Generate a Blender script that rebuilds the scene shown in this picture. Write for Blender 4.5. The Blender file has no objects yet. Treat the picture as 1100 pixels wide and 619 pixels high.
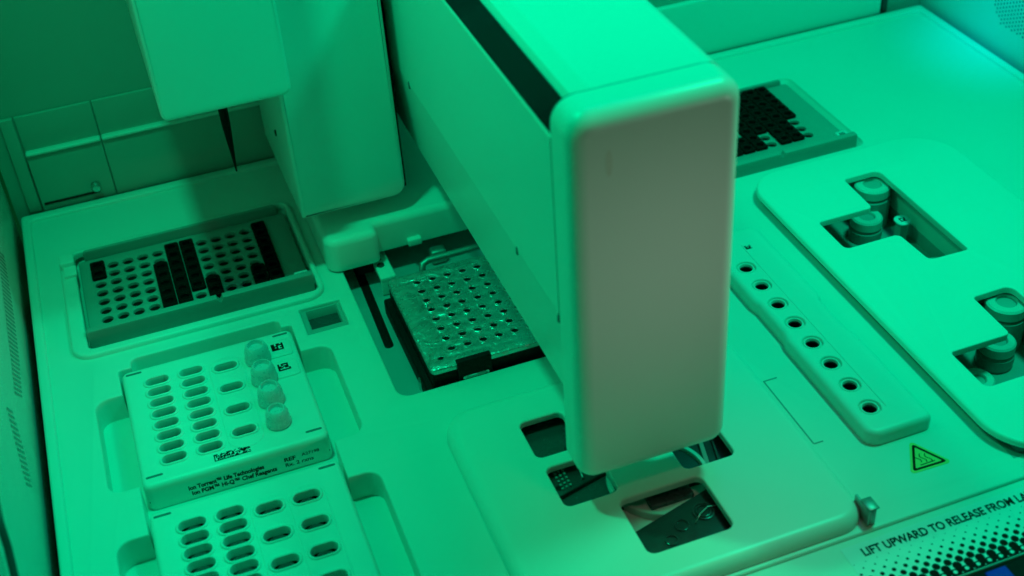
import bpy, bmesh, math, random
from mathutils import Vector, Matrix
from mathutils.geometry import tessellate_polygon
random.seed(7)
SC = bpy.context.scene
COL = SC.collection
PI = math.pi

# ------------------------------------------------------------------ materials
def mat(name, base, rough=.4, metal=0., spec=.5, bump=0., bscale=900., var=.06, vscale=35., rvar=.08,
        trans=0., coat=0., scratch=0.):
    m = bpy.data.materials.new(name); m.use_nodes = True
    nt = m.node_tree; N = nt.nodes; L = nt.links
    b = N['Principled BSDF']
    b.inputs['Metallic'].default_value = metal
    b.inputs['Specular IOR Level'].default_value = spec
    b.inputs['Transmission Weight'].default_value = trans
    b.inputs['Coat Weight'].default_value = coat
    tc = N.new('ShaderNodeTexCoord')
    n1 = N.new('ShaderNodeTexNoise'); n1.inputs['Scale'].default_value = vscale; n1.inputs['Detail'].default_value = 6
    L.new(tc.outputs['Object'], n1.inputs['Vector'])
    mx = N.new('ShaderNodeMix'); mx.data_type = 'RGBA'
    mx.inputs[6].default_value = (*[c * (1 - var) for c in base], 1)
    mx.inputs[7].default_value = (*[min(1, c * (1 + var)) for c in base], 1)
    L.new(n1.outputs['Fac'], mx.inputs[0]); L.new(mx.outputs[2], b.inputs['Base Color'])
    n2 = N.new('ShaderNodeTexNoise'); n2.inputs['Scale'].default_value = vscale * 3.1; n2.inputs['Detail'].default_value = 8
    L.new(tc.outputs['Object'], n2.inputs['Vector'])
    mr = N.new('ShaderNodeMapRange')
    mr.inputs['From Min'].default_value = .3; mr.inputs['From Max'].default_value = .7
    mr.inputs['To Min'].default_value = max(.02, rough - rvar); mr.inputs['To Max'].default_value = min(1, rough + rvar)
    L.new(n2.outputs['Fac'], mr.inputs['Value']); L.new(mr.outputs['Result'], b.inputs['Roughness'])
    if bump:
        n3 = N.new('ShaderNodeTexNoise'); n3.inputs['Scale'].default_value = bscale; n3.inputs['Detail'].default_value = 4
        L.new(tc.outputs['Object'], n3.inputs['Vector'])
        bp = N.new('ShaderNodeBump'); bp.inputs['Strength'].default_value = bump; bp.inputs['Distance'].default_value = .0004
        L.new(n3.outputs['Fac'], bp.inputs['Height']); L.new(bp.outputs['Normal'], b.inputs['Normal'])
    return m

M = {}
M['deck'] = mat('deck_plastic', (.72, .75, .68), .42, bump=.03, bscale=1500, var=.035, vscale=14)
M['white'] = mat('white_plastic', (.77, .79, .72), .38, bump=.02, bscale=1600, var=.02, vscale=22)
M['gloss'] = mat('painted_cover', (.77, .79, .72), .34, rvar=.02, bump=.0, bscale=1300, var=.015, vscale=18)
M['cart'] = mat('cartridge_plastic', (.79, .81, .74), .36, bump=.02, bscale=1800, var=.025, vscale=60)
M['grey'] = mat('rack_grey_plastic', (.32, .345, .31), .45, bump=.08, bscale=1800, var=.05, vscale=60)
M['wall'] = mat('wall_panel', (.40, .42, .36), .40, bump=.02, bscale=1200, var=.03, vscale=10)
M['pit'] = mat('pit_metal', (.46, .48, .48), .45, metal=.2, bump=.05, bscale=1500, var=.08, vscale=50)
M['dark'] = mat('dark_plastic', (.025, .027, .028), .42, bump=.06, var=.2, vscale=70)
M['black'] = mat('black_rubber', (.007, .007, .008), .6, spec=.15, var=.2, vscale=90)
M['tip'] = mat('black_tip_plastic', (.004, .004, .004), .55, spec=.08, var=.2, vscale=200)
M['smoke'] = mat('smoked_window', (.004, .010, .015), .12, spec=.14, var=.2, vscale=30, rvar=.03)
M['steel'] = mat('steel', (.62, .63, .63), .25, metal=1., var=.05, vscale=120)
M['dull'] = mat('dull_steel', (.40, .42, .40), .48, metal=.8, var=.08, vscale=120)
M['print'] = mat('black_print', (.008, .008, .008), .6, spec=.06, var=.2, vscale=300)
M['label'] = mat('label_film', (.74, .76, .75), .33, var=.03, vscale=40)
M['yellow'] = mat('yellow_sticker', (.74, .66, .18), .4, var=.04, vscale=80)
M['cap'] = mat('frosted_plastic', (.74, .77, .76), .30, trans=.18, var=.03, vscale=90)
M['bottle'] = mat('bottle_plastic', (.58, .61, .56), .36, var=.05, vscale=90)
M['tray'] = mat('grey_tray', (.30, .32, .30), .4, var=.08, vscale=40)
M['inner'] = mat('dark_chamber', (.06, .068, .070), .25, var=.15, vscale=40)
M['tube'] = mat('tube_plastic', (.30, .32, .31), .08, var=.1, vscale=150, coat=.5)
M['blue'] = mat('blue_plastic', (.01, .02, .60), .35, var=.1, vscale=60)
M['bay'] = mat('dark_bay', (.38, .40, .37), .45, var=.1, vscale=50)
M['soft'] = mat('soft_groove', (.34, .36, .34), .55, var=.1, vscale=90)
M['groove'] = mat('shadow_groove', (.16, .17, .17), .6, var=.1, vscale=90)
M['reflection'] = mat('reflection_dark', (.05, .055, .055), .5, var=.1, vscale=90)

def foil_mat():
    m = mat('crinkled_foil', (.60, .62, .61), .30, metal=.85, var=.12, vscale=90, rvar=.10)
    nt = m.node_tree; N = nt.nodes; L = nt.links; b = N['Principled BSDF']
    tc = [n for n in N if n.bl_idname == 'ShaderNodeTexCoord'][0]
    v = N.new('ShaderNodeTexVoronoi'); v.inputs['Scale'].default_value = 70; v.feature = 'SMOOTH_F1'
    L.new(tc.outputs['Object'], v.inputs['Vector'])
    n = N.new('ShaderNodeTexNoise'); n.inputs['Scale'].default_value = 90; n.inputs['Detail'].default_value = 4; n.inputs['Distortion'].default_value = 1.5
    L.new(tc.outputs['Object'], n.inputs['Vector'])
    ad = N.new('ShaderNodeMath'); ad.operation = 'ADD'
    L.new(v.outputs['Distance'], ad.inputs[0]); L.new(n.outputs['Fac'], ad.inputs[1])
    bp = N.new('ShaderNodeBump'); bp.inputs['Strength'].default_value = .6; bp.inputs['Distance'].default_value = .0022
    L.new(ad.outputs[0], bp.inputs['Height']); L.new(bp.outputs['Normal'], b.inputs['Normal'])
    return m
M['foil'] = foil_mat()

# ------------------------------------------------------------------ helpers
def thing(name, label, cat, loc, group=None):
    o = bpy.data.objects.new(name, None); COL.objects.link(o)
    o.empty_display_size = .01; o.location = loc
    o['label'] = label; o['category'] = cat
    if group: o['group'] = group
    return o

def tag(o, label, cat, group=None):
    o['label'] = label; o['category'] = cat
    if group: o['group'] = group
    return o

def link(name, me, m, parent=None, loc=None, label=None, root=None):
    """mesh given in world coordinates; re-based on its thing (or on loc)."""
    o = bpy.data.objects.new(name, me); COL.objects.link(o)
    if m is not None:
        me.materials.clear(); me.materials.append(m)
    if parent is not None:
        base = Vector((0, 0, 0)); p = parent
        while p is not None:
            base += p.location; p = p.parent
        me.transform(Matrix.Translation(-base)); o.parent = parent
    elif loc is not None:
        me.transform(Matrix.Translation(-Vector(loc))); o.location = loc
    if label: o['label'] = label
    return o

def struct(o):
    o['kind'] = 'structure'; return o

def area(p):
    return .5 * sum(p[i - 1][0] * p[i][1] - p[i][0] * p[i - 1][1] for i in range(len(p)))

def rpoly(pts, n=6):
    """polygon with a rounding radius per corner: (x, y, r)"""
    out = []; k = len(pts)
    for i in range(k):
        p = Vector(pts[i][:2]); r = pts[i][2] if len(pts[i]) > 2 else 0
        if r <= 0: out.append((p.x, p.y)); continue
        a = Vector(pts[i - 1][:2]); b = Vector(pts[(i + 1) % k][:2])
        da = (a - p).normalized(); db = (b - p).normalized()
        ang = math.acos(max(-1, min(1, da.dot(db))))
        if ang > PI - .02: out.append((p.x, p.y)); continue
        d = r / math.tan(ang / 2); d = min(d, .49 * (a - p).length, .49 * (b - p).length); rr = d * math.tan(ang / 2)
        c = p + (da + db).normalized() * (rr / math.sin(ang / 2))
        s = p + da * d; e = p + db * d
        a0 = math.atan2(s.y - c.y, s.x - c.x); a1 = math.atan2(e.y - c.y, e.x - c.x)
        dl = (a1 - a0 + PI) % (2 * PI) - PI
        for j in range(n + 1):
            t = a0 + dl * j / n; out.append((c.x + rr * math.cos(t), c.y + rr * math.sin(t)))
    return out

def rrect(x0, x1, y0, y1, r=0., n=6):
    return rpoly([(x0, y0, r), (x1, y0, r), (x1, y1, r), (x0, y1, r)], n)

def circ(x, y, r, n=20, ry=None):
    ry = ry or r
    return [(x + r * math.cos(2 * PI * i / n), y + ry * math.sin(2 * PI * i / n)) for i in range(n)]

def inset(p, d):
    k = len(p); out = []
    for i in range(k):
        a = Vector(p[i - 1]); b = Vector(p[i]); c = Vector(p[(i + 1) % k])
        u = (b - a); v = (c - b)
        if u.length < 1e-9: u = v
        if v.length < 1e-9: v = u
        n1 = Vector((-u.y, u.x)).normalized(); n2 = Vector((-v.y, v.x)).normalized()
        q = 1 + n1.dot(n2)
        if q < .3: q = .3
        out.append(tuple(b + (n1 + n2) * (d / q)))
    return out

def plate_mesh(outer, holes, z0, z1, b=.001, hb=None, seg=3, fn=None, bottom=False, hz0=None):
    """slab with holes and rounded top rims, modelled face by face"""
    hb = b if hb is None else hb
    outer = outer if area(outer) > 0 else outer[::-1]
    holes = [h if area(h) < 0 else h[::-1] for h in holes]
    fn = fn or (lambda x, y, z: (x, y, z))
    bm = bmesh.new(); caps = []
    for li, lp in enumerate([outer] + holes):
        bb = b if li == 0 else hb
        zz = z0 if li == 0 or hz0 is None else hz0
        rings = [(0, zz), (0, z1 - bb)]
        for s in range(1, seg + 1):
            t = s / seg * PI / 2
            rings.append((bb * (1 - math.cos(t)), z1 - bb + bb * math.sin(t)))
        if bb <= 0: rings = [(0, zz), (0, z1)]
        vs = []
        for d, z in rings:
            q = inset(lp, d) if d > 0 else lp
            vs.append([bm.verts.new(fn(x, y, z)) for x, y in q])
        k = len(lp)
        for r in range(len(vs) - 1):
            for i in range(k):
                j = (i + 1) % k
                f = bm.faces.new((vs[r][i], vs[r][j], vs[r + 1][j], vs[r + 1][i])); f.smooth = True
        q = inset(lp, rings[-1][0]) if rings[-1][0] > 0 else lp
        caps.append((q, vs[-1], vs[0]))
    flat = [v for c in caps for v in c[1]]
    tri = tessellate_polygon([[Vector((x, y, 0)) for x, y in c[0]] for c in caps])
    for t in tri:
        try: bm.faces.new([flat[i] for i in t])
        except ValueError: pass
    if bottom:
        try: bm.faces.new(caps[0][2][::-1])
        except ValueError: pass
    bmesh.ops.recalc_face_normals(bm, faces=bm.faces) if bottom else None
    me = bpy.data.meshes.new('m'); bm.to_mesh(me); bm.free()
    if not bottom:
        pass
    me.set_sharp_from_angle(angle=math.radians(50))
    return me

def box_mesh(x0, x1, y0, y1, z0, z1, b=.0, seg=3):
    bm = bmesh.new(); bmesh.ops.create_cube(bm, size=1)
    bmesh.ops.scale(bm, vec=(x1 - x0, y1 - y0, z1 - z0), verts=bm.verts)
    bmesh.ops.translate(bm, vec=((x0 + x1) / 2, (y0 + y1) / 2, (z0 + z1) / 2), verts=bm.verts)
    if b > 0:
        bmesh.ops.bevel(bm, geom=bm.edges[:], offset=b, segments=seg, profile=.5, affect='EDGES')
        for f in bm.faces: f.smooth = True
    me = bpy.data.meshes.new('m'); bm.to_mesh(me); bm.free()
    if b > 0: me.set_sharp_from_angle(angle=math.radians(60))
    return me

def lathe_mesh(prof, c=(0, 0, 0), n=28, axis=None):
    bm = bmesh.new(); rings = []
    for r, z in prof:
        if r <= 1e-7: rings.append([bm.verts.new((0, 0, z))])
        else: rings.append([bm.verts.new((r * math.cos(2 * PI * i / n), r * math.sin(2 * PI * i / n), z)) for i in range(n)])
    for a, b in zip(rings, rings[1:]):
        for i in range(n):
            j = (i + 1) % n
            vs = [a[i % len(a)], a[j % len(a)], b[j % len(b)], b[i % len(b)]]
            u = []
            for v in vs:
                if v not in u: u.append(v)
            if len(u) > 2: bm.faces.new(u).smooth = True
    bmesh.ops.recalc_face_normals(bm, faces=bm.faces)
    if axis is not None:
        bm.transform(Vector((0, 0, 1)).rotation_difference(Vector(axis)).to_matrix().to_4x4())
    bmesh.ops.translate(bm, vec=c, verts=bm.verts)
    me = bpy.data.meshes.new('m'); bm.to_mesh(me); bm.free()
    me.set_sharp_from_angle(angle=math.radians(40))
    return me

def join_meshes(ms):
    bm = bmesh.new()
    for me in ms:
        bm.from_mesh(me); bpy.data.meshes.remove(me)
    me = bpy.data.meshes.new('m'); bm.to_mesh(me); bm.free(); return me

def polys_mesh(polys, z, fn=None):
    fn = fn or (lambda x, y, z: (x, y, z))
    bm = bmesh.new()
    for p in polys:
        p = p if area(p) > 0 else p[::-1]
        bm.faces.new([bm.verts.new(fn(x, y, z)) for x, y in p])
    me = bpy.data.meshes.new('m'); bm.to_mesh(me); bm.free(); return me

def text_mesh(s, size, matrix, bold=0., thick=.00006, space=1.):
    cu = bpy.data.curves.new('t', 'FONT'); cu.body = s; cu.size = size; cu.offset = bold; cu.extrude = thick
    cu.space_character = space; cu.resolution_u = 4
    o = bpy.data.objects.new('t', cu); COL.objects.link(o)
    bpy.context.view_layer.update()
    me = bpy.data.meshes.new_from_object(o.evaluated_get(bpy.context.evaluated_depsgraph_get()))
    bpy.data.objects.remove(o); bpy.data.curves.remove(cu)
    w = max(v.co.x for v in me.vertices)
    me.transform(matrix); return me, w

def text_fit(s, x0, x1, y, z, height, front=False, bold=0.):
    """text whose run goes x0..x1; on the deck (facing up) or on a face that looks towards -y (front)"""
    me, w = text_mesh(s, 1., Matrix.Identity(4), bold)
    sx = (x1 - x0) / w; sy = height / .72
    T = Matrix.Diagonal((sx, sy, sy, 1))
    if front: T = Matrix.Rotation(PI / 2, 4, 'X') @ T
    me.transform(Matrix.Translation((x0, y, z)) @ T)
    return me

def prism_mesh(pts, y0, y1, facet=False):
    """profile (x, z) pulled along y"""
    pts = pts if area(pts) > 0 else pts[::-1]
    bm = bmesh.new()
    a = [bm.verts.new((x, y0, z)) for x, z in pts]; b = [bm.verts.new((x, y1, z)) for x, z in pts]
    k = len(pts)
    for i in range(k):
        j = (i + 1) % k; bm.faces.new((a[i], a[j], b[j], b[i])).smooth = True
    bm.faces.new(a[::-1]); bm.faces.new(b)
    bmesh.ops.recalc_face_normals(bm, faces=bm.faces)
    me = bpy.data.meshes.new('m'); bm.to_mesh(me); bm.free()
    me.set_sharp_from_angle(angle=math.radians(6) if facet else math.radians(32)); return me

def tube_mesh(path, r, n=10):
    bm = bmesh.new(); rings = []
    for i, p in enumerate(path):
        p = Vector(p); d = (Vector(path[min(i + 1, len(path) - 1)]) - Vector(path[max(i - 1, 0)])).normalized()
        u = d.orthogonal().normalized() if i == 0 else (u - d * u.dot(d)).normalized()
        v = d.cross(u)
        rings.append([bm.verts.new(p + u * r * math.cos(2 * PI * k / n) + v * r * math.sin(2 * PI * k / n)) for k in range(n)])
    for a, b in zip(rings, rings[1:]):
        for i in range(n): bm.faces.new((a[i], a[(i + 1) % n], b[(i + 1) % n], b[i])).smooth = True
    bm.faces.new(rings[0][::-1]); bm.faces.new(rings[-1])
    bmesh.ops.recalc_face_normals(bm, faces=bm.faces)
    me = bpy.data.meshes.new('m'); bm.to_mesh(me); bm.free(); return me

def slot(x, y, w, h, n=8):
    return rrect(x - w / 2, x + w / 2, y - h / 2, y + h / 2, h / 2 * .98, n)

# ------------------------------------------------------------------ setting: deck, floors, walls
DX0, DX1, DY0, DY1 = -.0855, .582, .3262, .762
trough = rpoly([(-.0442, .345), (.0518, .345), (.0518, .372), (.0668, .372, .008), (.0668, .4535, .008), (.0518, .4535),
                (.0518, .4815), (.0678, .4815, .008), (.0678, .5575, .008), (.0518, .5575), (.0518, .5825, .002),
                (.046, .5825), (.046, .590, .007), (-.037, .590, .007), (-.037, .5825), (-.0442, .5825, .002),
                (-.0442, .5615), (-.0588, .5615, .008), (-.0588, .489, .008), (-.0442, .489), (-.0442, .4555),
                (-.0598, .4555, .008), (-.0598, .380, .008), (-.0442, .380)])
rackL_hole = rrect(-.0655, .0765, .6005, .7065, .010)
rackR_hole = rrect(.304, .4385, .6095, .7100, .006)
well_hole = rrect(.0588, .0822, .5695, .5938, .0006, 2)
pit_hole = rpoly([(.0912, .4985, .007), (.2500, .4985, .005), (.2500, .690, .004), (.0912, .690, .004)])
win_hole = rrect(.118, .250, .336, .458, .006)
tee_hole = rrect(.352, .428, .341, .580, .006)
blk_hole = rrect(.2925, .3195, .376, .542, .003)
deck = struct(link('instrument_deck', plate_mesh(rrect(DX0, DX1, DY0, DY1, .004),
        [trough, well_hole, pit_hole, win_hole, tee_hole, blk_hole, rackL_hole, rackR_hole],
        -.0166, 0, .0012, .0010), M['deck'], loc=(.25, .54, 0)))

def sloped_recess(outer, depth, slope):
    """shallow recess: walls that lean out, and its floor"""
    o = outer if area(outer) > 0 else outer[::-1]
    i = inset(o, slope); bm = bmesh.new()
    a = [bm.verts.new((x, y, -.0009)) for x, y in inset(o, -.0002)]
    m = [bm.verts.new((x, y, -depth + .001)) for x, y in i]
    f = [bm.verts.new((x, y, -depth)) for x, y in inset(i, .001)]
    k = len(a)
    for p, q in ((a, m), (m, f)):
        for n in range(k): bm.faces.new((p[n], q[n], q[(n + 1) % k], p[(n + 1) % k])).smooth = True
    bm.faces.new(f)
    bmesh.ops.recalc_face_normals(bm, faces=bm.faces)
    for ff in bm.faces:
        if ff.normal.z < 0: ff.normal_flip()
    me = bpy.data.meshes.new('m'); bm.to_mesh(me); bm.free(); me.set_sharp_from_angle(angle=math.radians(50)); return me
struct(link('recess_floor', sloped_recess(rackL_hole, .0075, .004), M['deck'], loc=(0, .65, 0)))
struct(link('rack_bezel', plate_mesh(rrect(-.0662, .0772, .5985, .7075, .011), [rrect(-.0572, .0738, .6045, .7030, .004)], -.001, .0030, .0018, .0012, 4), M['deck'], loc=(0, .65, 0)))
struct(link('recess_floor', sloped_recess(rackR_hole, .0075, .004), M['deck'], loc=(.375, .65, 0)))
struct(link('trough_floor', box_mesh(-.064, .073, .33, .594, -.020, -.0163), M['deck'], loc=(0, .46, -.0163)))
struct(link('pit_floor', box_mesh(.086, .256, .492, .70, -.022, -.016), M['pit'], loc=(.17, .6, -.016)))
struct(link('pit_wall', join_meshes([box_mesh(.089, .0908, .492, .70, -.0165, -.0030), box_mesh(.2502, .253, .492, .70, -.0165, -.0030),
                               box_mesh(.0910, .2502, .6902, .70, -.0165, -.0030), box_mesh(.0910, .2502, .492, .4983, -.0165, -.0030)]), M['pit'], loc=(.17, .6, -.02)))

# raised lip running round the left, back and right edge of the deck
lip = [(-.0855, .3262), (-.0855, .762), (.582, .762), (.582, .3262), (.5755, .3262), (.5755, .7545), (-.0795, .7545), (-.0795, .3262)]
struct(link('deck_lip', plate_mesh(rpoly([(x, y, .003) for x, y in lip], 4), [], -.004, .0022, .0018, seg=4), M['deck'], loc=(.25, .762, 0)))

# walls
struct(link('left_wall', box_mesh(-.112, -.0900, .20, .7685, -.05, .42, .001), M['white'], loc=(-.092, .5, 0)))
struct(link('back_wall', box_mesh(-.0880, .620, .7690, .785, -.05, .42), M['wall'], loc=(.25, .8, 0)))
struct(link('right_wall', box_mesh(.5865, .610, .30, .7685, -.05, .42, .001), M['white'], loc=(.59, .5, 0)))
struct(link('chassis_floor', box_mesh(-.0895, .586, .24, .7685, -.075, -.070), M['inner'], loc=(.25, .5, -.07)))
struct(link('front_apron', box_mesh(-.0895, .586, .322, .3255, -.06, -.0065), M['deck'], loc=(.25, .325, -.01)))

# printed vent slits low on the left wall
def slits(specs):
    out = []
    for (a, b, dy, dz, n) in specs:
        for i in range(n):
            f = i / (n - 1); y = a[0] + (b[0] - a[0]) * f; z = a[1] + (b[1] - a[1]) * f; k = .75 + .25 * math.sin(PI * f)
            out.append([(y, z), (y + .0009, z + .0009), (y + .0009 + dy * k, z + .0009 + dz * k), (y + dy * k, z + dz * k)])
    return polys_mesh(out, -.0897, lambda a, b, c: (c, a, b))
tag(link('vent_slits', slits([((.650, .0500), (.5371, .0380), .0195, -.0200, 34)]), M['soft'], loc=(-.0897, .60, .03)),
    'long farther band of slanted vent slits low on the left side wall', 'vent')
tag(link('vent_slits', slits([((.5019, .0573), (.4772, .0313), .0125, -.0143, 14)]), M['soft'], loc=(-.0897, .50, .03)),
    'short nearer band of slanted vent slits low on the left side wall', 'vent')
pf = []
for i in range(16):
    for j in range(11):
        y = .640 + i * .0030; z = .0195 + j * .0030 + (i % 2) * .0015
        if (i - 8) ** 2 / 64 + (j - 6) ** 2 / 36 < 1: pf.append(circ(y, z, .00085, 8))
tag(link('speaker_perforation', polys_mesh(pf, .5863, lambda a, b, c: (c, a, b)), M['groove'], loc=(.5863, .66, .035)),
    'round patch of tiny perforations on the right side wall', 'vent')

# ------------------------------------------------------------------ back: drawer fronts, rail
t = thing('drawer_unit', 'low pale cupboard front at the back left with a slot and a small knob', 'drawer', (-.04, .765, 0))
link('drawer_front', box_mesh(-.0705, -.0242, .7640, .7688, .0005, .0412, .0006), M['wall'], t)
link('edge_highlight', box_mesh(-.0705, -.0242, .7622, .7688, .0414, .0440, .0012), M['white'], t)  # highlight along the edge put into a paler strip
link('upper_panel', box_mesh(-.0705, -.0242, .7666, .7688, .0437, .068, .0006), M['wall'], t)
link('finger_slot', box_mesh(-.0690, -.0338, .7634, .7650, .0050, .0066, .0003, 1), M['black'], t)
link('knob', lathe_mesh([(0, 0), (.0026, 0), (.0032, .001), (.0032, .004), (.0024, .0055), (0, .006)], (-.0352, .7640, .0112), 16, (0, -1, 0)), M['steel'], t)
t = thing('drawer_unit', 'long plain pale cupboard front behind the pipette head, right of the knobbed one', 'drawer', (.16, .765, 0))
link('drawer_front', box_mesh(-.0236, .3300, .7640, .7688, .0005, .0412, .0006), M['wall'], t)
link('edge_highlight', box_mesh(-.0236, .3300, .7622, .7688, .0414, .0440, .0012), M['white'], t)
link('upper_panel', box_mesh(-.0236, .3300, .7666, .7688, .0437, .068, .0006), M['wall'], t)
tag(link('back_rail', box_mesh(.3312, .5480, .7636, .7688, .0005, .0450, .0012), M['white'], loc=(.44, .766, 0)),
    'pale raised step along the back of the deck, right of the arm', 'rail')
tag(link('corner_post', box_mesh(-.0795, -.0715, .7655, .7688, .0005, .068, .0006), M['wall'], loc=(-.076, .767, 0)),
    'narrow pale upright filler in the far left corner', 'post')
tag(link('corner_bracket', box_mesh(.5490, .5540, .7636, .7688, .0005, .016, .001), M['dark'], loc=(.553, .767, 0)),
    'small dark bracket at the right end of the back step', 'bracket')

def code_cells(x0, x1, y0, y1, nx, ny, fill, seed):
    rnd = random.Random(seed); ps = []; dx = (x1 - x0) / nx; dy = (y1 - y0) / ny
    for i in range(nx):
        for j in range(ny):
            edge = (i == 0 or j == 0)
            if edge or rnd.random() < fill:
                ps.append([(x0 + i * dx, y0 + j * dy), (x0 + (i + 1.02) * dx, y0 + j * dy), (x0 + (i + 1.02) * dx, y0 + (j + 1.02) * dy), (x0 + i * dx, y0 + (j + 1.02) * dy)])
    return ps

# ------------------------------------------------------------------ tip racks and black tips
def rack(x0, x1, yf, yb, c0, r1, label, hole_z, wall_top, back_top, loc, group='tip racks'):
    t = thing('tip_rack', label, 'rack', loc, group)
    holes = [circ(c0 + .009 * c, r1 - .009 * r, .0033, 16) for c in range(12) for r in range(8)]
    link('rack_plate', plate_mesh(rrect(x0, x1, yf + .0012, yb - .0012, .001, 2), holes, hole_z - .006, hole_z, .0006, .0004, 2, hz0=hole_z - .0022), M['grey'], t)
    link('hole_shade', box_mesh(x0 + .001, x1 - .001, yf + .002, yb - .002, -.0068, hole_z - .0024), M['black'], t)  # black slab close below stands for shade in the empty holes
    fw = rpoly([(x0 - .001, -.0072, .0005), (x1 + .001, -.0072, .0005), (x1 + .001, wall_top, .0012), (x1 - .052, wall_top, .0005), (x1 - .052, wall_top - .0012),
                (x1 - .0535, wall_top - .0030), (x1 - .055, wall_top - .0012), (x1 - .055, wall_top, .0005), (x0 - .001, wall_top, .0012)], 2)
    link('front_wall', plate_mesh(fw, [], -(yf + .0040), -yf, .0006, seg=3, fn=lambda a, b, c: (a, -c, b)), M['grey'], t)
    bw = rpoly([(x0 + .004, -.0072), (x1 - .004, -.0072), (x1 - .004, back_top, .002), (x0 + .004, back_top, .002)], 3)
    link('back_wall', plate_mesh(bw, [], -(yb + .0006), -(yb - .0010), .0005, seg=2, fn=lambda a, b, c: (a, -c, b)), M['grey'], t)
    for s in (0, 1):
        xx = (x0 - .0105, x0 - .0014) if s == 0 else (x1 + .0008, x1 + .0034)
        if s == 0:
            c = link('clip', join_meshes([box_mesh(xx[0] + .0008, xx[1] + .0004, yb - .0135, yb - .0040, .0026, .0078, .0008), box_mesh(xx[0] + .0022, xx[1] + .0006, yb - .0230, yb - .0132, .0026, .0050, .0006)]), M['white'], t)
    link('tag_plate', box_mesh(x1 - .0085, x1 - .0005, yf + .0045, yf + .0125, hole_z + .0001, hole_z + .0040, .0004, 1), M['label'], t)
    link('printed_code', polys_mesh(code_cells(x1 - .0068, x1 - .0024, yf + .0066, yf + .0104, 7, 6, .5, 31), hole_z + .0041), M['print'], t)
    return t
rack(-.0555, .0722, .6150, .7005, -.0447, .6885, 'grey tip rack on the left with a few black tips among many empty holes', -.002, .0066, .0045, (.008, .62, -.007))
rack(.3085, .4345, .6150, .7065, .3140, .7010, 'grey tip rack at the back right, mostly filled with black tips', -.002, .0050, .0016, (.37, .62, -.007))

def tip_mesh():
    c = plate_mesh(rrect(-.0043, .0043, -.00449, .00449, .0014, 4), [circ(0, 0, .0024, 14)], .0001, .0022, .0006, .0004, 2)
    return join_meshes([c, lathe_mesh([(.0024, .0004), (0, .0002)], (0, 0, 0), 14), lathe_mesh([(.0031, .0006), (.0029, -.0018), (0, -.0019)], (0, 0, 0), 14)])
TIP = tip_mesh(); TIP.materials.append(M['tip'])
def place_tips(c0, r1, pattern, label_fn, group):
    for c, rows in pattern.items():
        for r in rows:
            o = bpy.data.objects.new('pipette_tip', TIP); COL.objects.link(o)
            o.location = (c0 + .009 * (c - 1), r1 - .009 * (r - 1), -.0019)
            tag(o, label_fn(c), 'pipette tip', group)
PL = {1: [1, 2], 5: range(3, 9), 6: range(1, 9), 7: range(1, 7), 8: range(6, 9), 11: range(6, 9), 12: range(1, 9)}
NL = {1: 'black tip of the pair at the far left corner of the left rack',
      5: 'black tip in the left one of the three long columns mid left rack',
      6: 'black tip in the middle one of the three long columns in the left rack',
      7: 'black tip in the right one of the three long columns mid left rack',
      8: 'black tip of the short front column right of the long ones, left rack',
      11: 'black tip of the short front column beside the full right end column, left rack',
      12: 'black tip in the full column along the right end of the left rack'}
place_tips(-.0447, .6885, PL, lambda c: NL[c], 'black tips in the left rack')
PR = {12: range(1, 6), 11: range(1, 9), 10: range(1, 9), 9: [1, 2, 3, 4, 5, 6], 8: range(1, 9), 7: [1, 2, 3, 4, 5, 7, 8], 6: range(1, 9)}
NR = {12: 'black tip in the partly empty end column of the right rack', 11: 'black tip in the second column from the right end of the right rack',
      10: 'black tip in the third column from the right end of the right rack', 9: 'black tip in the gapped fourth column from the right, right rack',
      8: 'black tip in the fifth column from the right end of the right rack', 7: 'black tip in the sixth column from the right end of the right rack',
      6: 'black tip in the right rack column just behind the arm'}
place_tips(.3140, .7010, PR, lambda c: NR[c], 'black tips in the right rack')

# ------------------------------------------------------------------ small square well in the deck
t = thing('drain_well', 'small square dark sunken well in the deck beside the left rack', 'well', (.0705, .5815, -.012))
link('well_lining', join_meshes([box_mesh(.0576, .0586, .5685, .5948, -.034, -.0010), box_mesh(.0824, .0834, .5685, .5948, -.034, -.0010),
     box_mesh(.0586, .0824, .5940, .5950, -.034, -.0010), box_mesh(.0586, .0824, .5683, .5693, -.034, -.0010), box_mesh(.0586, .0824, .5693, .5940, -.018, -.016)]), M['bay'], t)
link('well_floor', box_mesh(.0620, .0802, .5755, .5935, -.0140, -.0085), M['inner'], t)
link('inner_ledge', plate_mesh(rrect(.0587, .0823, .5694, .5939), [rrect(.0622, .0800, .5760, .5932)], -.012, -.0024, .0003, .0003, 1), M['bay'], t)

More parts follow.
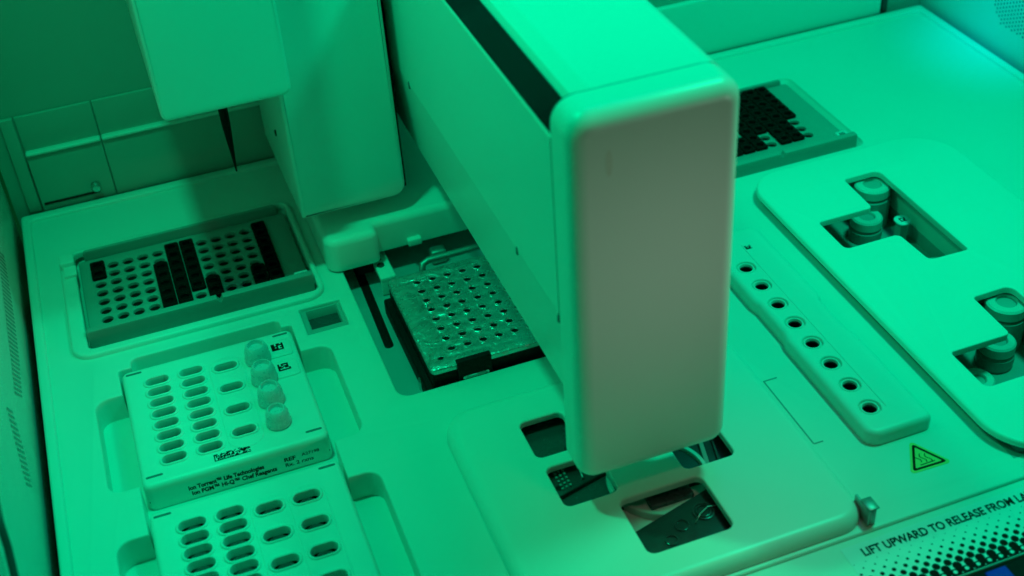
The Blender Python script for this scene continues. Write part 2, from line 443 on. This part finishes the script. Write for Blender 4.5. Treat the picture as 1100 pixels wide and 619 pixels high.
# ------------------------------------------------------------------ reagent cartridges
def tube_prof(): return [(.0042, -.0050), (.0042, -.0004), (.0044, 0), (.0048, 0), (.0050, -.0005), (.0048, -.0065)]
def cartridge(yf, yb, y8, y4, cols, label, kind, sw, sh):
    t = thing('reagent_cartridge', label, 'cartridge', (.004, (yf + yb) / 2, -.0135), 'reagent cartridges')
    S = [(cols[0], y8 - .009 * r) for r in range(8)] + [(cols[1], y8 - .009 * r) for r in range(8)] + [(cols[2], y4 - .018 * r) for r in range(4)]
    if kind == 2: S += [(cols[3], y4 - .018 * r) for r in range(4)]
    S = [s for s in S if s[1] - sh / 2 > yf + .004]
    holes = [slot(x, y, sw, sh) for x, y in S]
    marks_ = [slot(-.0365, yb - .004, .0085, .0014, 2), slot(.0440, yb - .004, .0085, .0014, 2), slot(-.0365, yf + .0065, .0085, .0014, 2), slot(.0440, yf + .0065, .0085, .0014, 2)]
    link('body', plate_mesh(rrect(-.0431, .0506, yf, yb, .004), holes, -.0161, 0, .0026, .0006, 4, hz0=-.0040), M['cart'], t)
    for mk in marks_:
        link('alignment_mark', plate_mesh(mk, [], -.0002, .00012, 0), M['groove'], t)
    rims = []
    for x in cols[2:(4 if kind == 2 else 3)]:
        rims.append(plate_mesh(rrect(x - .0092, x + .0092, max(yf + .004, y4 - .066), y4 + .0085, .0080, 6), [slot(px_, py_, sw + .0034, sh + .0028) for px_, py_ in S if abs(px_ - x) < .001], -.0004, .00035, .0004, .0003, 2))
    for x, y in S:
        rims.append(plate_mesh(slot(x, y, sw + .0030, sh + .0024), [slot(x, y, sw + .0002, sh + .0002)], -.0004, .0010 + random.random() * .00004, .0008, .0005, 3))
    link('slot_rims', join_meshes(rims), M['cart'], t)
    for x, y in S:
        link('tube', lathe_mesh(tube_prof(), (x, y + .0003, -.0056 if kind == 2 else -.0062), 24), M['cap'], t)
    link('slot_shade', box_mesh(-.042, .0495, yf + .001, yb - .001, -.0117, -.0108), M['black'], t)  # black sheet puts the shade of the deep slots into colour
    if kind == 1:
        for r in range(4):
            prof = [(.0070, 0), (.0072, .0014), (.0068, .0030), (.0064, .0070), (.0055, .0094), (.0047, .0102), (.0042, .0102), (.0040, .0094), (.0036, .0080), (.0022, .0076), (0, .0078)]
            k = .92 if r == 3 else 1.
            c = link('vial_cap', lathe_mesh([(a * k, b * k) for a, b in prof], (cols[3], y4 - .018 * r - .001, .0004), 26), M['cap'], t)
            link('cap_ring', lathe_mesh([(.0046 * k, .0004), (.0046 * k, .0060 * k), (.0030 * k, .0066 * k), (0, .0066 * k)], (cols[3], y4 - .018 * r - .001, .0004), 20), M['bottle'], c)
        for q in (.5648, .5468):
            pl = link('tag_plate', plate_mesh(rrect(.0345, .0480, q - .0080, q + .0060, .002, 3), [], -.0005, .0009, .0006, seg=2), M['cart'], t)
            link('printed_code', polys_mesh(code_cells(.0372, .0438, q - .0028, q + .0030, 7, 6, .62, int(q * 1e4)), .00105), M['print'], pl)
        link('printed_code', polys_mesh(code_cells(-.0068, .0115, .4908, .4957, 34, 9, .60, 5), .0001), M['print'], t)
        y = yf - .0001
        link('printed_text', join_meshes([
            text_fit('Ion Torrent™ Life Technologies', -.0225, .0155, y, -.0096, .0027, True, .040),
            text_fit('Ion PGM™ Hi-Q™ Chef Reagents', -.0215, .0215, y, -.0134, .0027, True, .034),
            text_fit('REF', .0258, .0318, y, -.0094, .0025, True, .03), text_fit('A27198', .0350, .0440, y, -.0086, .0019, True, .012),
            text_fit('Rx. 2 rxns', .0258, .0405, y, -.0130, .0024, True, .012)]), M['print'], t)
    return t
# lower skirt is part of the body: a deeper box under the first one
c1 = cartridge(.4865, .5800, .5647, .5608, (-.0253, -.0071, .0111, .0288), 'white reagent cartridge with clear vial caps and printed codes, farther of two', 1, .0120, .0058)
c2 = cartridge(.3480, .4690, .4530, .4488, (-.0241, -.0060, .0121, .0303), 'white reagent cartridge with four open slot columns, nearest the front', 2, .0128, .0066)

# ------------------------------------------------------------------ pit: foil sealed plate, slot, pin, brackets
t = thing('foil_sealed_plate', 'silver crinkled foil sealed well plate sitting in the dark pit', 'well plate', (.174, .544, -.028))
PZ = .0092; px0, py0 = .1100, .5008
fh = [(.1255 + .009 * c, .5777 - .0090 * r) for c in range(12) for r in range(8)]
holes = [circ(x + random.uniform(-.0002, .0002), y, .0021 + random.uniform(-.0002, .0001), 14, .0018) for x, y in fh if y > .51] + [circ(.1178, .5092, .0017, 12, .0013)]
link('foil', plate_mesh(rrect(px0, px0 + .1275, py0, py0 + .0868, .003), holes, PZ - .0030, PZ, .0008, .0001, 2, hz0=PZ - .0007), M['foil'], t)
rings = [lathe_mesh([(.0029, -.0001), (.0026, .0004), (.0023, .0005), (.0020, -.0003)], (x, y, PZ), 12) for x, y in fh if y > .51]
link('hole_rims', join_meshes(rings), M['foil'], t)
link('plate_body', box_mesh(px0 + .0006, px0 + .1269, py0 + .0006, py0 + .0862, -.012, PZ - .0010, .001), M['black'], t)
link('adapter', box_mesh(px0 - .0030, px0 + .1300, py0 - .0016, py0 + .0890, -.0158, -.0050, .0015), M['black'], t)
c = link('front_clamp', join_meshes([box_mesh(.1238, .1428, .4993, .5006, -.0150, .0108, .0005), box_mesh(.1238, .1428, .4995, .5030, PZ + .0003, .0112, .0006)]), M['black'], t)
link('clamp_bar', tube_mesh([(.1275, .4990, .0005), (.1395, .4990, .0005)], .0009), M['dull'], c)
for x in (.1275, .1395):
    link('rivet', lathe_mesh([(0, 0), (.0013, 0), (.0013, .0006), (.0008, .0009), (0, .0010)], (x, .4993, .0005), 14, (0, -1, 0)), M['steel'], c)
tag(link('guide_slot', plate_mesh(rpoly([(.0984, .5585, .0025), (.1036, .5585, .0025), (.1068, .660, .0025), (.1014, .660, .0025)], 5), [], -.0162, -.0156, .0002, seg=1), M['black'], loc=(.103, .60, -.016)),
    'long black guide slot in the pit floor left of the foil plate', 'slot')
tag(link('locating_pin', lathe_mesh([(0, 0), (.0024, 0), (.0024, .0060), (.0020, .0076), (.0010, .0086), (0, .0088)], (.1084, .5180, -.016), 18), M['steel'], loc=(.1084, .518, -.016)),
    'short shiny steel pin standing at the front left corner of the pit', 'pin')
t = thing('slider_bracket', 'pale angled bracket poking from under the rounded hood into the pit', 'bracket', (.116, .612, -.028))
link('bracket_arm', join_meshes([box_mesh(.1105, .1200, .6060, .640, -.007, -.003, .001), box_mesh(.1105, .1200, .6060, .6080, -.0155, -.006, .0006)]), M['white'], t)
link('screw', lathe_mesh([(0, 0), (.0022, 0), (.0022, .0008), (.0012, .0012), (0, .0012)], (.1140, .6190, -.003), 14), M['dark'], t)
tag(link('clamp_lever', tube_mesh([(.1352, .6020, -.014), (.1352, .6030, -.003), (.1362, .6055, .0000), (.1400, .6068, .0010), (.24, .6075, .0010)], .0021), M['dull'], loc=(.135, .597, -.02)),
    'bent grey metal lever bar lying behind the foil sealed plate', 'lever')
tag(link('lid_hinge', box_mesh(.146, .156, .622, .630, -.0155, -.006, .002), M['dull'], loc=(.151, .626, -.016)),
    'small grey hinge block in the dark gap behind the lever', 'hinge')

# ------------------------------------------------------------------ rounded hood, pillar, pipette head
t = thing('rounded_hood', 'low rounded white hood over the back of the pit, under the column', 'hood', (.12, .66, 0))
def hood_mesh():
    o = rpoly([(.0835, .6175, .0075), (.1150, .6175, .0045), (.1150, .6270, .0015), (.2400, .6270, .004), (.2400, .758, .004), (.0835, .758, .004)], 6)
    return plate_mesh(o, [], .0012, .0225, .0045, seg=6)
link('hood_shell', hood_mesh(), M['gloss'], t)
link('latch_tab', box_mesh(.1335, .1420, .6235, .6300, .0015, .0060, .0008), M['white'], t)
link('vent_plug', box_mesh(.1010, .1160, .6240, .640, -.010, .0008, .001), M['black'], t)

t = thing('lift_column', 'tall pale rectangular column hanging over the rounded hood', 'column', (.106, .63, .034))
link('column_shell', plate_mesh(rpoly([(.0752, .0345, .0012), (.1378, .0345, .0075), (.1378, .42, .001), (.0752, .42, .001)], 5), [], -.676, -.630, .0022, seg=4,
     fn=lambda a, b, c: (a, -c, b), bottom=True), M['gloss'], t)
link('side_rail', box_mesh(.0768, .0790, .6790, .757, .023, .42, .0008), M['white'], t)
link('rail_screw', lathe_mesh([(0, 0), (.002, 0), (.002, .001), (0, .0012)], (.0768, .690, .060), 12, (-1, 0, 0)), M['dark'], t)
tag(link('gap_shade', box_mesh(.1392, .1440, .655, .757, .0235, .42, .001), M['black'], loc=(.1415, .7, .03)),  # black strip stands for the shade between column and arm
    'black vertical seal strip for the dark gap between the column and the arm', 'shading')

t = thing('dispensing_head', 'pale box shaped dispensing head hanging in front of the back left wall', 'dispensing head', (.0455, .63, .127))
link('head_shell', plate_mesh(rpoly([(.0120, .1280, .004), (.0795, .1280, .005), (.0795, .42, .001), (.0120, .42, .001)], 5), [], -.7580, -.6050, .0020, seg=4,
     fn=lambda a, b, c: (a, -c, b), bottom=True), M['gloss'], t)
link('nozzle', lathe_mesh([(0, 0), (.0028, 0), (.0030, .006), (0, .006)], (.0445, .6260, .1225), 16), M['dark'], t)
link('foot', box_mesh(.0150, .0190, .610, .616, .1265, .1278, .0004, 1), M['dark'], t)
tag(link('pipette_tip', lathe_mesh([(.0004, 0), (.0011, .010), (.0024, .030), (.0026, .042), (0, .042)], (.0443, .6260, .0785), 16), M['tip'], loc=(.0443, .626, .0785)),
    'long black pointed tip hanging from the pipette head over the left rack', 'pipette tip')

# ------------------------------------------------------------------ the big arm
AX0, AX1, AY = .1448, .2170, .3790
t = thing('gantry_arm', 'big white box shaped arm reaching forward over the deck centre', 'robot arm', (.181, .56, .03))
AYB = .7560
prof = rpoly([(AX0 + .0060, .0560, .001), (AX1 - .0085, .0560, .001), (AX1, .1120), (AX1, .2126, .0075), (AX0 + .0170, .2126, .006), (AX0 + .0105, .2100, .001), (AX0, .1960, .0016), (AX0, .1110)], 5)
link('arm_body', prism_mesh(prof, AY + .0197, AYB, True), M['gloss'], t)
# smoked strip set into the sloping shoulder
def strip():
    a = Vector((AX0 + .0009, 0, .1973)); b = Vector((AX0 + .0084, 0, .2077)); n = Vector((-(b - a).z, 0, (b - a).x)).normalized() * .0006
    bm = bmesh.new(); o = rpoly([(AY + .0196, 0, .0), (AYB, 0), (AYB, 1), (AY + .0225, 1, .0)], 3)
    vs = []
    for h in (0, 1):
        vs.append([bm.verts.new(tuple((a + (b - a) * v + n * h) + Vector((0, u, 0)))) for u, v in o])
    k = len(o)
    bm.faces.new(vs[1])
    for i in range(k): bm.faces.new((vs[0][i], vs[0][(i + 1) % k], vs[1][(i + 1) % k], vs[1][i]))
    bmesh.ops.recalc_face_normals(bm, faces=bm.faces)
    me = bpy.data.meshes.new('m'); bm.to_mesh(me); bm.free(); return me
link('smoked_strip', strip(), M['smoke'], t)
face = lambda a, b, c: (a, -c, b)
co = rpoly([(AX0 - .0002, .0262, .0085), (AX1 + .0002, .0255, .0085), (AX1 + .0002, .2134, .0095), (AX0 - .0002, .2134, .0105)], 8)
sm = link('smudge', plate_mesh(circ(.1605, .1915, .0014, 16, .0058), [], -(AY - .00002), -(AY - .00006), 0, fn=face), mat('faint_smudge', (.68, .66, .57), .5), t)
link('end_cap', plate_mesh(co, [], -(AY + .0180), -AY, .0078, seg=8, fn=face, bottom=True), M['gloss'], t)
ci = inset(co, .0008)
link('seam_gap', plate_mesh(ci, [], -(AY + .0200), -(AY + .0178), 0, fn=face, bottom=True), M['groove'], t)
for y, z in ((AY + .0190, .1090), (.4480, .1112), (.6180, .1112)):
    link('side_clip', box_mesh(AX0 - .0005, AX0 + .001, y, y + .0018, z - .003, z + .0012, .0003, 1), M['groove'], t)

# ------------------------------------------------------------------ heater strip with eight round wells
t = thing('tube_heater_strip', 'raised white strip with a row of eight round wells right of the arm', 'tube holder', (.306, .46, 0))
hy = [.5123 - .01796 * i for i in range(8)]
foot = rpoly([(.2885, .3690, .0070), (.3238, .3690, .0035), (.3238, .5480, .006), (.2885, .5480, .006)], 5)
o = rpoly([(.2885, .3690, .0070), (.3238, .3690, .0035), (.3238, .4405, .003), (.3218, .4440, .003), (.3218, .4700, .003), (.3238, .4735, .003), (.3238, .5480, .006),
           (.2885, .5480, .006), (.2885, .4860, .004), (.2899, .4800, .004), (.2899, .4540, .004), (.2885, .4480, .004)], 5)
link('strip_body', join_meshes([plate_mesh(foot, [circ(.2992, y, .0055, 24) for y in hy], .0, .0010, .0, .0, 2), plate_mesh(o, [circ(.2992, y, .0055, 24) for y in hy], .0008, .0100, .0030, .0006, 5, hz0=.0070)]), M['white'], t)
link('ridge_line', box_mesh(.3064, .3069, .384, .532, .0098, .0103, .0002, 1), M['white'], t)
link('edge_groove', join_meshes([box_mesh(.3300, .3308, .3740, .4440, -.0002, .0003), box_mesh(.3300, .3308, .4790, .5500, -.0002, .0003), box_mesh(.3308, .3336, .4432, .4440, -.0002, .0003)]), M['soft'], t)
for y in hy:
    w = link('well', lathe_mesh([(.0036, .0078), (.0030, .0076), (.0028, -.004), (0, -.004)], (.2992, y, 0), 20), M['black'], t)
    link('well_rim', lathe_mesh([(.0036, .004), (.0036, .0090), (.0039, .0095), (.0044, .0095), (.0048, .0088), (.0056, .0080)], (.2992, y, 0), 24), M['white'], w)
link('printed_code', polys_mesh(code_cells(.3075, .3112, .5270, .5305, 6, 6, .55, 9), .01006), M['print'], t)

t.location.z -= .0015; t.location.x += .0006; t.location.y += .0015

# ------------------------------------------------------------------ right cover with two T openings, bottles under it
TZ = .0085
def tee(dy):
    return rpoly([(.3590, .5060 + dy, .003), (.3868, .5060 + dy, .002), (.3868, .5060 + dy), (.3945, .4795 + dy, .002), (.4198, .4775 + dy, .0025), (.4198, .5680 + dy, .004),
                  (.3962, .5680 + dy, .002), (.3952, .5350 + dy, .0025), (.3590, .5350 + dy, .002)], 4)
def tee2(dy):
    return rpoly([(.3588, .5058 + dy, .0035), (.3935, .5058 + dy, .004), (.3950, .4778 + dy, .0035), (.4200, .4770 + dy, .002), (.4200, .5685 + dy, .005),
                  (.3960, .5680 + dy, .002), (.3950, .5350 + dy, .003), (.3588, .5350 + dy, .002)], 5)
t = thing('bottle_cover', 'wide white cover plate on the right with two T shaped openings', 'cover', (.41, .46, 0))
link('cover_plate', plate_mesh(rpoly([(.3418, .3300, .030), (.4770, .3300, .004), (.4770, .5950, .030), (.3418, .5950, .022)], 12), [tee2(0), tee2(-.1285)], .0050, TZ, .0016, .0007, 4, hz0=.0046), M['white'], t)
link('cover_base', plate_mesh(rpoly([(.3455, .3340, .027), (.4735, .3340, .004), (.4735, .5910, .027), (.3455, .5910, .020)], 12), [rrect(.350, .430, .339, .582, .004)], .0002, .0052, 0), M['groove'], t)  # inset and coloured dark for the shade under the cover's overhang
tag(link('release_groove', join_meshes([box_mesh(.4776, .4782, .4600, .5470, -.0002, .0004), box_mesh(.4782, .4850, .5464, .5470, -.0002, .0004)]), M['soft'], loc=(.478, .51, 0)),
    'thin angled groove line at the right edge of the T opening cover', 'groove')
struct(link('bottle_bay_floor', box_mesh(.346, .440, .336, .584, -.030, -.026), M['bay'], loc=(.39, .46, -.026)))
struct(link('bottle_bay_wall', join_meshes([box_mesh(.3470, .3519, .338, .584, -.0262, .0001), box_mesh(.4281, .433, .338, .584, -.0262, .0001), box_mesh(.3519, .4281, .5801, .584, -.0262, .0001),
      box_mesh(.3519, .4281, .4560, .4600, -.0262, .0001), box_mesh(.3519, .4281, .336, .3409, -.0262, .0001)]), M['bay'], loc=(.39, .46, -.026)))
def bottle(x, y, top, r, label):
    t = thing('reagent_bottle', label, 'bottle', (x, y, -.026), 'bottles under the right cover')
    link('bottle_body', lathe_mesh([(0, -.0259), (r * 1.02, -.0259), (r * 1.06, -.023), (r * 1.06, top - .0085), (r * .9, top - .0070), (r * .9, top - .006)], (x, y, 0), 32), M['tray'], t)
    link('cap', lathe_mesh([(r * .95, top - .0064), (r * 1.02, top - .0060), (r, top - .0010), (r * .90, top), (r * .55, top), (r * .50, top - .0006), (r * .48, top - .0030)], (x, y, 0), 32), M['bottle'], t)
    link('cap_shade', lathe_mesh([(r * .47, top - .0016), (0, top - .0016)], (x, y, 0), 24), M['bay'], t)  # darker disc puts shade into the hole of the cap
bottle(.4140, .5640, .0030, .0110, 'pale bottle with a wide ring cap in the far T opening, highest one')
bottle(.4035, .5510, -.0100, .0095, 'smaller sunken bottle cap left of the ring cap, far T opening')
bottle(.4180, .4960, -.0150, .0090, 'deep shaded bottle cap towards the near end of the far T opening')
bottle(.4150, .4350, .0030, .0110, 'pale bottle with a wide ring cap in the near T opening, by the right edge')
bottle(.4025, .4220, -.0100, .0095, 'smaller sunken bottle cap below the ring cap, near T opening')
bottle(.3770, .4040, -.0140, .0092, 'low shaded bottle cap in the left arm of the near T opening')
t = thing('code_tag', 'small pale rounded tag with a dark printed code inside the far T opening', 'tag', (.4185, .536, -.026))
link('tag_plate', plate_mesh(rrect(.4138, .4232, .5312, .5412, .0038, 5), [], -.0090, -.0080, .0005, seg=2), M['label'], t)
link('printed_code', polys_mesh(code_cells(.4166, .4204, .5343, .5381, 6, 6, .5, 21), -.00795), M['print'], t)

# ------------------------------------------------------------------ centrifuge cover with windows, mechanism beneath
link('tag_post', box_mesh(.4160, .4210, .5335, .5390, -.0259, -.0089), M['bay'], t)
t = thing('centrifuge_cover', 'broad white cover plate at front centre with four rounded dark windows', 'cover', (.184, .40, 0))
W = [rrect(.1385, .1612, .4217, .4482, .0035), rrect(.1393, .1660, .3872, .4140, .0035), rrect(.1625, .2045, .3465, .3810, .0040), rrect(.1995, .2262, .3870, .4140, .0035)]
link('cover_plate', plate_mesh(rpoly([(.1035, .3285, .012), (.2640, .3285, .014), (.2640, .4720, .016), (.1035, .4720, .018)], 10), W, .0003, .0072, .0062, .0010, 7, hz0=.0036), M['gloss'], t)
tag(link('release_groove', join_meshes([box_mesh(.2668, .2673, .3840, .4335, -.0002, .0004), box_mesh(.2673, .2745, .4330, .4335, -.0002, .0004), box_mesh(.2673, .2720, .3835, .3840, -.0002, .0004)]), M['soft'], loc=(.267, .41, 0)),
    'thin bracket shaped groove line right of the four window cover', 'groove')
struct(link('chamber_floor', box_mesh(.112, .256, .331, .466, -.060, -.056), M['inner'], loc=(.184, .4, -.056)))
struct(link('chamber_wall', join_meshes([box_mesh(.112, .1178, .331, .466, -.056, -.0125), box_mesh(.2502, .256, .331, .466, -.056, -.0125), box_mesh(.1178, .2502, .4582, .466, -.056, -.0125), box_mesh(.1178, .2502, .331, .3358, -.056, -.0125)]), M['inner'], loc=(.184, .4, -.03)))
def rot_box(cx_, cy_, w, h, z0, z1, ang, b=.0006):
    me = box_mesh(-w / 2, w / 2, -h / 2, h / 2, z0, z1, b, 2); me.transform(Matrix.Translation((cx_, cy_, 0)) @ Matrix.Rotation(ang, 4, 'Z')); return me
LIFT = .0045                                       # how close the mechanism sits under the cover
t = thing('centrifuge_rotor', 'curved pale rotor rim and dark hub seen through the largest window', 'rotor', (.184, .40, -.056))
RC = (.1895, .3945, 0)
link('rim', lathe_mesh([(.0222, -.0100), (.0222, -.0052), (.0226, -.0045), (.0244, -.0045), (.0250, -.0055), (.0250, -.012)], RC, 64), M['bottle'], t)
link('bowl', lathe_mesh([(.0223, -.0085), (.0100, -.0100), (0, -.0100)], RC, 48), M['tray'], t)
link('hub', box_mesh(.1785, .2005, .3785, .3950, -.0100, -.0055, .0006), M['inner'], t)
link('inner_deck', box_mesh(.1640, .2480, .3370, .4560, -.0150, -.0080, .001), M['white'], t)
t.location.z += LIFT
t = thing('dark_carrier', 'slanted black carrier plate with small rings behind the largest window', 'carrier', (.205, .36, -.05))
ANG = math.atan2(.0107, .0402)
def cpt(u, v):                                     # along / below the slanted edge of the carrier
    return (.1669 + u * math.cos(ANG) + v * math.sin(ANG), .3673 + u * math.sin(ANG) - v * math.cos(ANG))
q = cpt(.021, .017)
link('carrier_plate', rot_box(q[0], q[1], .074, .034, -.016, -.0040, ANG), M['dark'], t)
for (u, v, r) in ((.0165, .0105, .0034), (.0300, .0100, .0052), (.0300, .0100, .0036), (.0070, .0145, .0030)):
    q = cpt(u, v); link('ring', lathe_mesh([(r, 0), (r, .0006), (r * .92, .0007), (r * .86, .0001)], (q[0], q[1], -.0039), 26), M['inner'], t)
q = cpt(.026, .0105); link('wire', tube_mesh([(q[0] - .003, q[1] - .004, -.0030), (q[0] + .001, q[1] - .0005, -.0024), (q[0] + .006, q[1] + .002, -.0022), (q[0] + .013, q[1] + .001, -.0026)], .0003, 6), M['dull'], t)
t.location.z += LIFT
t = thing('chip_holder', 'black chip holder with rows of contacts and two bright rails under a small window', 'chip holder', (.152, .415, -.05))
link('holder_base', rot_box(.1518, .4130, .034, .0200, -.020, -.0040, ANG * .95), M['dark'], t)
pins = [box_mesh(.1442 + .0022 * i - .0006, .1442 + .0022 * i + .0006, .4040 + .0026 * j - .0007 + i * .0005, .4040 + .0026 * j + .0007 + i * .0005, -.0041, -.0030, .0002, 1) for i in range(3) for j in range(5)]
link('contacts', join_meshes(pins), M['tray'], t)
link('rail', rot_box(.1558, .4112, .0009, .0110, -.0041, -.0018, math.radians(-5), .0003), M['steel'], t)
link('rail', rot_box(.1600, .4128, .0011, .0085, -.0041, -.0018, math.radians(-5), .0003), M['dull'], t)
link('ledge', box_mesh(.1370, .1690, .3840, .4130, -.0110, -.0062, .0006), M['inner'], t)
link('post', lathe_mesh([(0, -.008), (.0022, -.008), (.0022, -.0042), (.0010, -.0036), (0, -.0036)], (.1430, .4055, 0), 16), M['black'], t)
t.location.z += LIFT
t = thing('drive_shield', 'smooth dark shield plate under the window at the left of the arm', 'shield', (.152, .440, -.05))
link('shield_plate', rot_box(.1500, .4410, .036, .030, -.0120, -.0060, 0), M['inner'], t)
link('shield_disc', lathe_mesh([(0, -.0052), (.0026, -.0052), (.0030, -.0058), (.0030, -.0062)], (.1585, .4300, 0), 22), M['dark'], t)
t.location.z += LIFT
t = thing('motor_block', 'dark block with pale ribs seen through the window right of the arm tip', 'motor', (.213, .40, -.05))
link('block', box_mesh(.1990, .2340, .3850, .4300, -.030, -.0065, .001), M['dark'], t)
link('rib', rot_box(.2150, .3950, .0022, .034, -.0066, -.0045, math.radians(-14), .0003), M['tray'], t)
link('rib', rot_box(.2215, .3960, .0012, .030, -.0066, -.0050, math.radians(-14), .0003), M['inner'], t)

t.location.z += LIFT
# ------------------------------------------------------------------ sticker, latch, front sill with label
def tri_pts(s):
    c = [Vector((.3093, .3648)), Vector((.2998, .3494)), Vector((.3178, .3489))]
    g = sum(c, Vector((0, 0))) / 3
    return [tuple(g + (p - g) * s) for p in c]
t = thing('hot_surface_sticker', 'yellow triangular hot surface warning sticker on the white deck', 'warning sticker', (.309, .354, 0))
link('sticker', plate_mesh(rpoly([(*p, .0016) for p in tri_pts(1.26)], 5), [], -.0001, .00016, 0), M['yellow'], t)
ring = plate_mesh(rpoly([(*p, .0010) for p in tri_pts(1.03)], 5), [rpoly([(*p, .0004) for p in tri_pts(.80)], 3)], .0001, .00022, 0)
wav = []
for k in range(3):
    pts = []; 
    for i in range(13):
        s = i / 12; pts.append((.3062 + .0024 * k + .0008 * math.sin(s * 2 * PI + .3) , .3528 + .0062 * s - .0008 * k))
    L_ = [(x - .00024, y) for x, y in pts]; R_ = [(x + .00024, y) for x, y in pts]
    for i in range(12): wav.append([L_[i], R_[i], R_[i + 1], L_[i + 1]])
wav.append([(.3050, .3512), (.3128, .3512), (.3128, .3517), (.3050, .3517)])
link('symbol', join_meshes([ring, polys_mesh(wav, .00022)]), M['print'], t)

t = thing('release_latch', 'small bent metal latch standing on the deck edge by the front lettering', 'latch', (.268, .334, 0))
link('latch_blade', prism_mesh([(.2615, .0002), (.2625, .0002), (.2625, .0098), (.2615, .0098)], .3285, .3400), M['dull'], t)
link('latch_face', box_mesh(.2627, .2655, .3284, .3294, .0002, .0098, .0002, 1), M['dull'], t)
link('latch_hook', box_mesh(.2614, .2668, .3282, .3360, .0099, .0106, .0003, 1), M['dull'], t)

SZ = -.0014
struct(link('front_sill', plate_mesh(rrect(-.0850, .582, .2894, .3260, .0004, 2), [], -.030, SZ, .0003, seg=2), M['deck'], loc=(.25, .305, SZ)))
t = thing('front_label', 'wide front label with black lettering and a halftone fade to black', 'label', (.42, .303, SZ))
LX0, LX1 = .2440, .4800
link('label_film', plate_mesh(rrect(LX0, LX1, .2897, .3225, .0006), [], SZ - .0001, SZ + .00016, 0), M['label'], t)
link('lettering', text_fit('LIFT UPWARD TO RELEASE FROM LATCH', .2520, .3490, .3150, SZ + .00022, .0045, False, .030), M['print'], t)
dots = []; P = .0058
rows = [(.3124, .00024), (.3095, .00042), (.3066, .00070), (.3037, .00104), (.3008, .00142), (.2979, .00182), (.2950, .00218)]
for i, (y, r) in enumerate(rows):
    x = LX0 + .001 + (P / 2 if i % 2 else 0)
    while x < LX1 - .002:
        dots.append(circ(x, y, r, 14))
        x += P
link('halftone_dots', polys_mesh(dots, SZ + .00022), M['print'], t)
link('black_band', polys_mesh([[(LX0, .2899), (LX1, .2899), (LX1, .2938), (LX0, .2938)]], SZ + .00026), M['print'], t)
ld = []
for i, (y, r) in enumerate([(.2921, .0010), (.2907, .0003)]):
    x = LX0 + .001 + (P / 2 if i % 2 == 0 else 0)
    while x < LX1 - .002: ld.append(circ(x, y, r, 10)); x += P
link('pale_dots', polys_mesh(ld, SZ + .00032), M['label'], t)
tag(link('front_trim', box_mesh(-.085, .582, .255, .2891, -.030, SZ - .0006, .0012), M['black'], loc=(.25, .275, -.01)),
    'black trim bar running along the very front under the label', 'trim')
tag(link('blue_pad', box_mesh(.2940, .3045, .272, .2872, SZ - .0012, SZ + .0002, .0006), M['blue'], loc=(.303, .28, -.002)),
    'small deep blue pad on the black trim at the lower right corner', 'pad')

tag(link('reflection', tube_mesh([(-.0872, .400, .1010), (-.0868, .387, .0960), (-.0865, .3816, .0880), (-.0865, .3722, .0800), (-.0862, .350, .060), (-.0862, .33, .035)], .0016), M['reflection'], loc=(-.086, .38, .088)),  # added tube, stands in for a dark streak of reflection
    'dark curved cable built as a tube along the left wall, lower left corner', 'reflection')

# ------------------------------------------------------------------ light, world, camera
def lamp(name, loc, target, sx, sy, power, col, spread=180):
    d = bpy.data.lights.new(name, 'AREA'); d.shape = 'RECTANGLE'; d.size = sx; d.size_y = sy; d.energy = power; d.color = col
    d.spread = math.radians(spread)
    o = bpy.data.objects.new(name, d); COL.objects.link(o); o.location = loc
    o.rotation_euler = (Vector(target) - Vector(loc)).to_track_quat('-Z', 'Y').to_euler()
    return o
lamp('green_lamp', (-.012, .51, .62), (.03, .50, 0), .012, .045, .69, (0., 1., .41), 120)
lamp('green_lamp', (.47, .43, .66), (.40, .50, 0), .05, .10, 1.36, (0., 1., .48), 130)
lamp('cyan_lamp', (.33, .58, .64), (.20, .48, .2), .16, .06, .10, (0.01, .52, .80), 120)
lamp('reflection_lamp', (.42, .58, .30), (.588, .680, .045), .05, .05, .020, (0., .75, 1.), 26)  # added lamp, stands in for a teal glass reflection at far right
lamp('room_light', (.50, -.05, .13), (.160, .38, .142), .10, .08, .0132, (.84, 1., .88), 26)
lamp('room_light', (.27, .17, .52), (.20, .335, 0), .05, .05, .0027, (1., .62, .60), 24)
w = bpy.data.worlds.new('World'); SC.world = w; w.use_nodes = True
w.node_tree.nodes['Background'].inputs[0].default_value = (.0, .55, .12, 1)
w.node_tree.nodes['Background'].inputs[1].default_value = .065

cam = bpy.data.cameras.new('camera'); co_ = bpy.data.objects.new('camera', cam); COL.objects.link(co_)
R = [[0.936941, -0.343957, -0.061935], [-0.255792, -0.55414, -0.792149], [0.238145, 0.758039, -0.607177]]
xa = Vector(R[0]); ya = -Vector(R[1]); za = -Vector(R[2])
mw = Matrix(((xa.x, ya.x, za.x, 0), (xa.y, ya.y, za.y, 0), (xa.z, ya.z, za.z, .45), (0, 0, 0, 1)))
co_.matrix_world = mw
cam.sensor_width = 36; cam.sensor_fit = 'HORIZONTAL'; cam.lens = 45.619; cam.clip_start = .01; cam.clip_end = 20
cam.dof.use_dof = True; cam.dof.focus_distance = .70; cam.dof.aperture_fstop = 9.0
SC.camera = co_
SC.view_settings.view_transform = 'Standard'; SC.view_settings.look = 'None'; SC.view_settings.exposure = 0; SC.view_settings.gamma = 1
SC.view_settings.use_curve_mapping = False
SC.cycles.max_bounces = 8
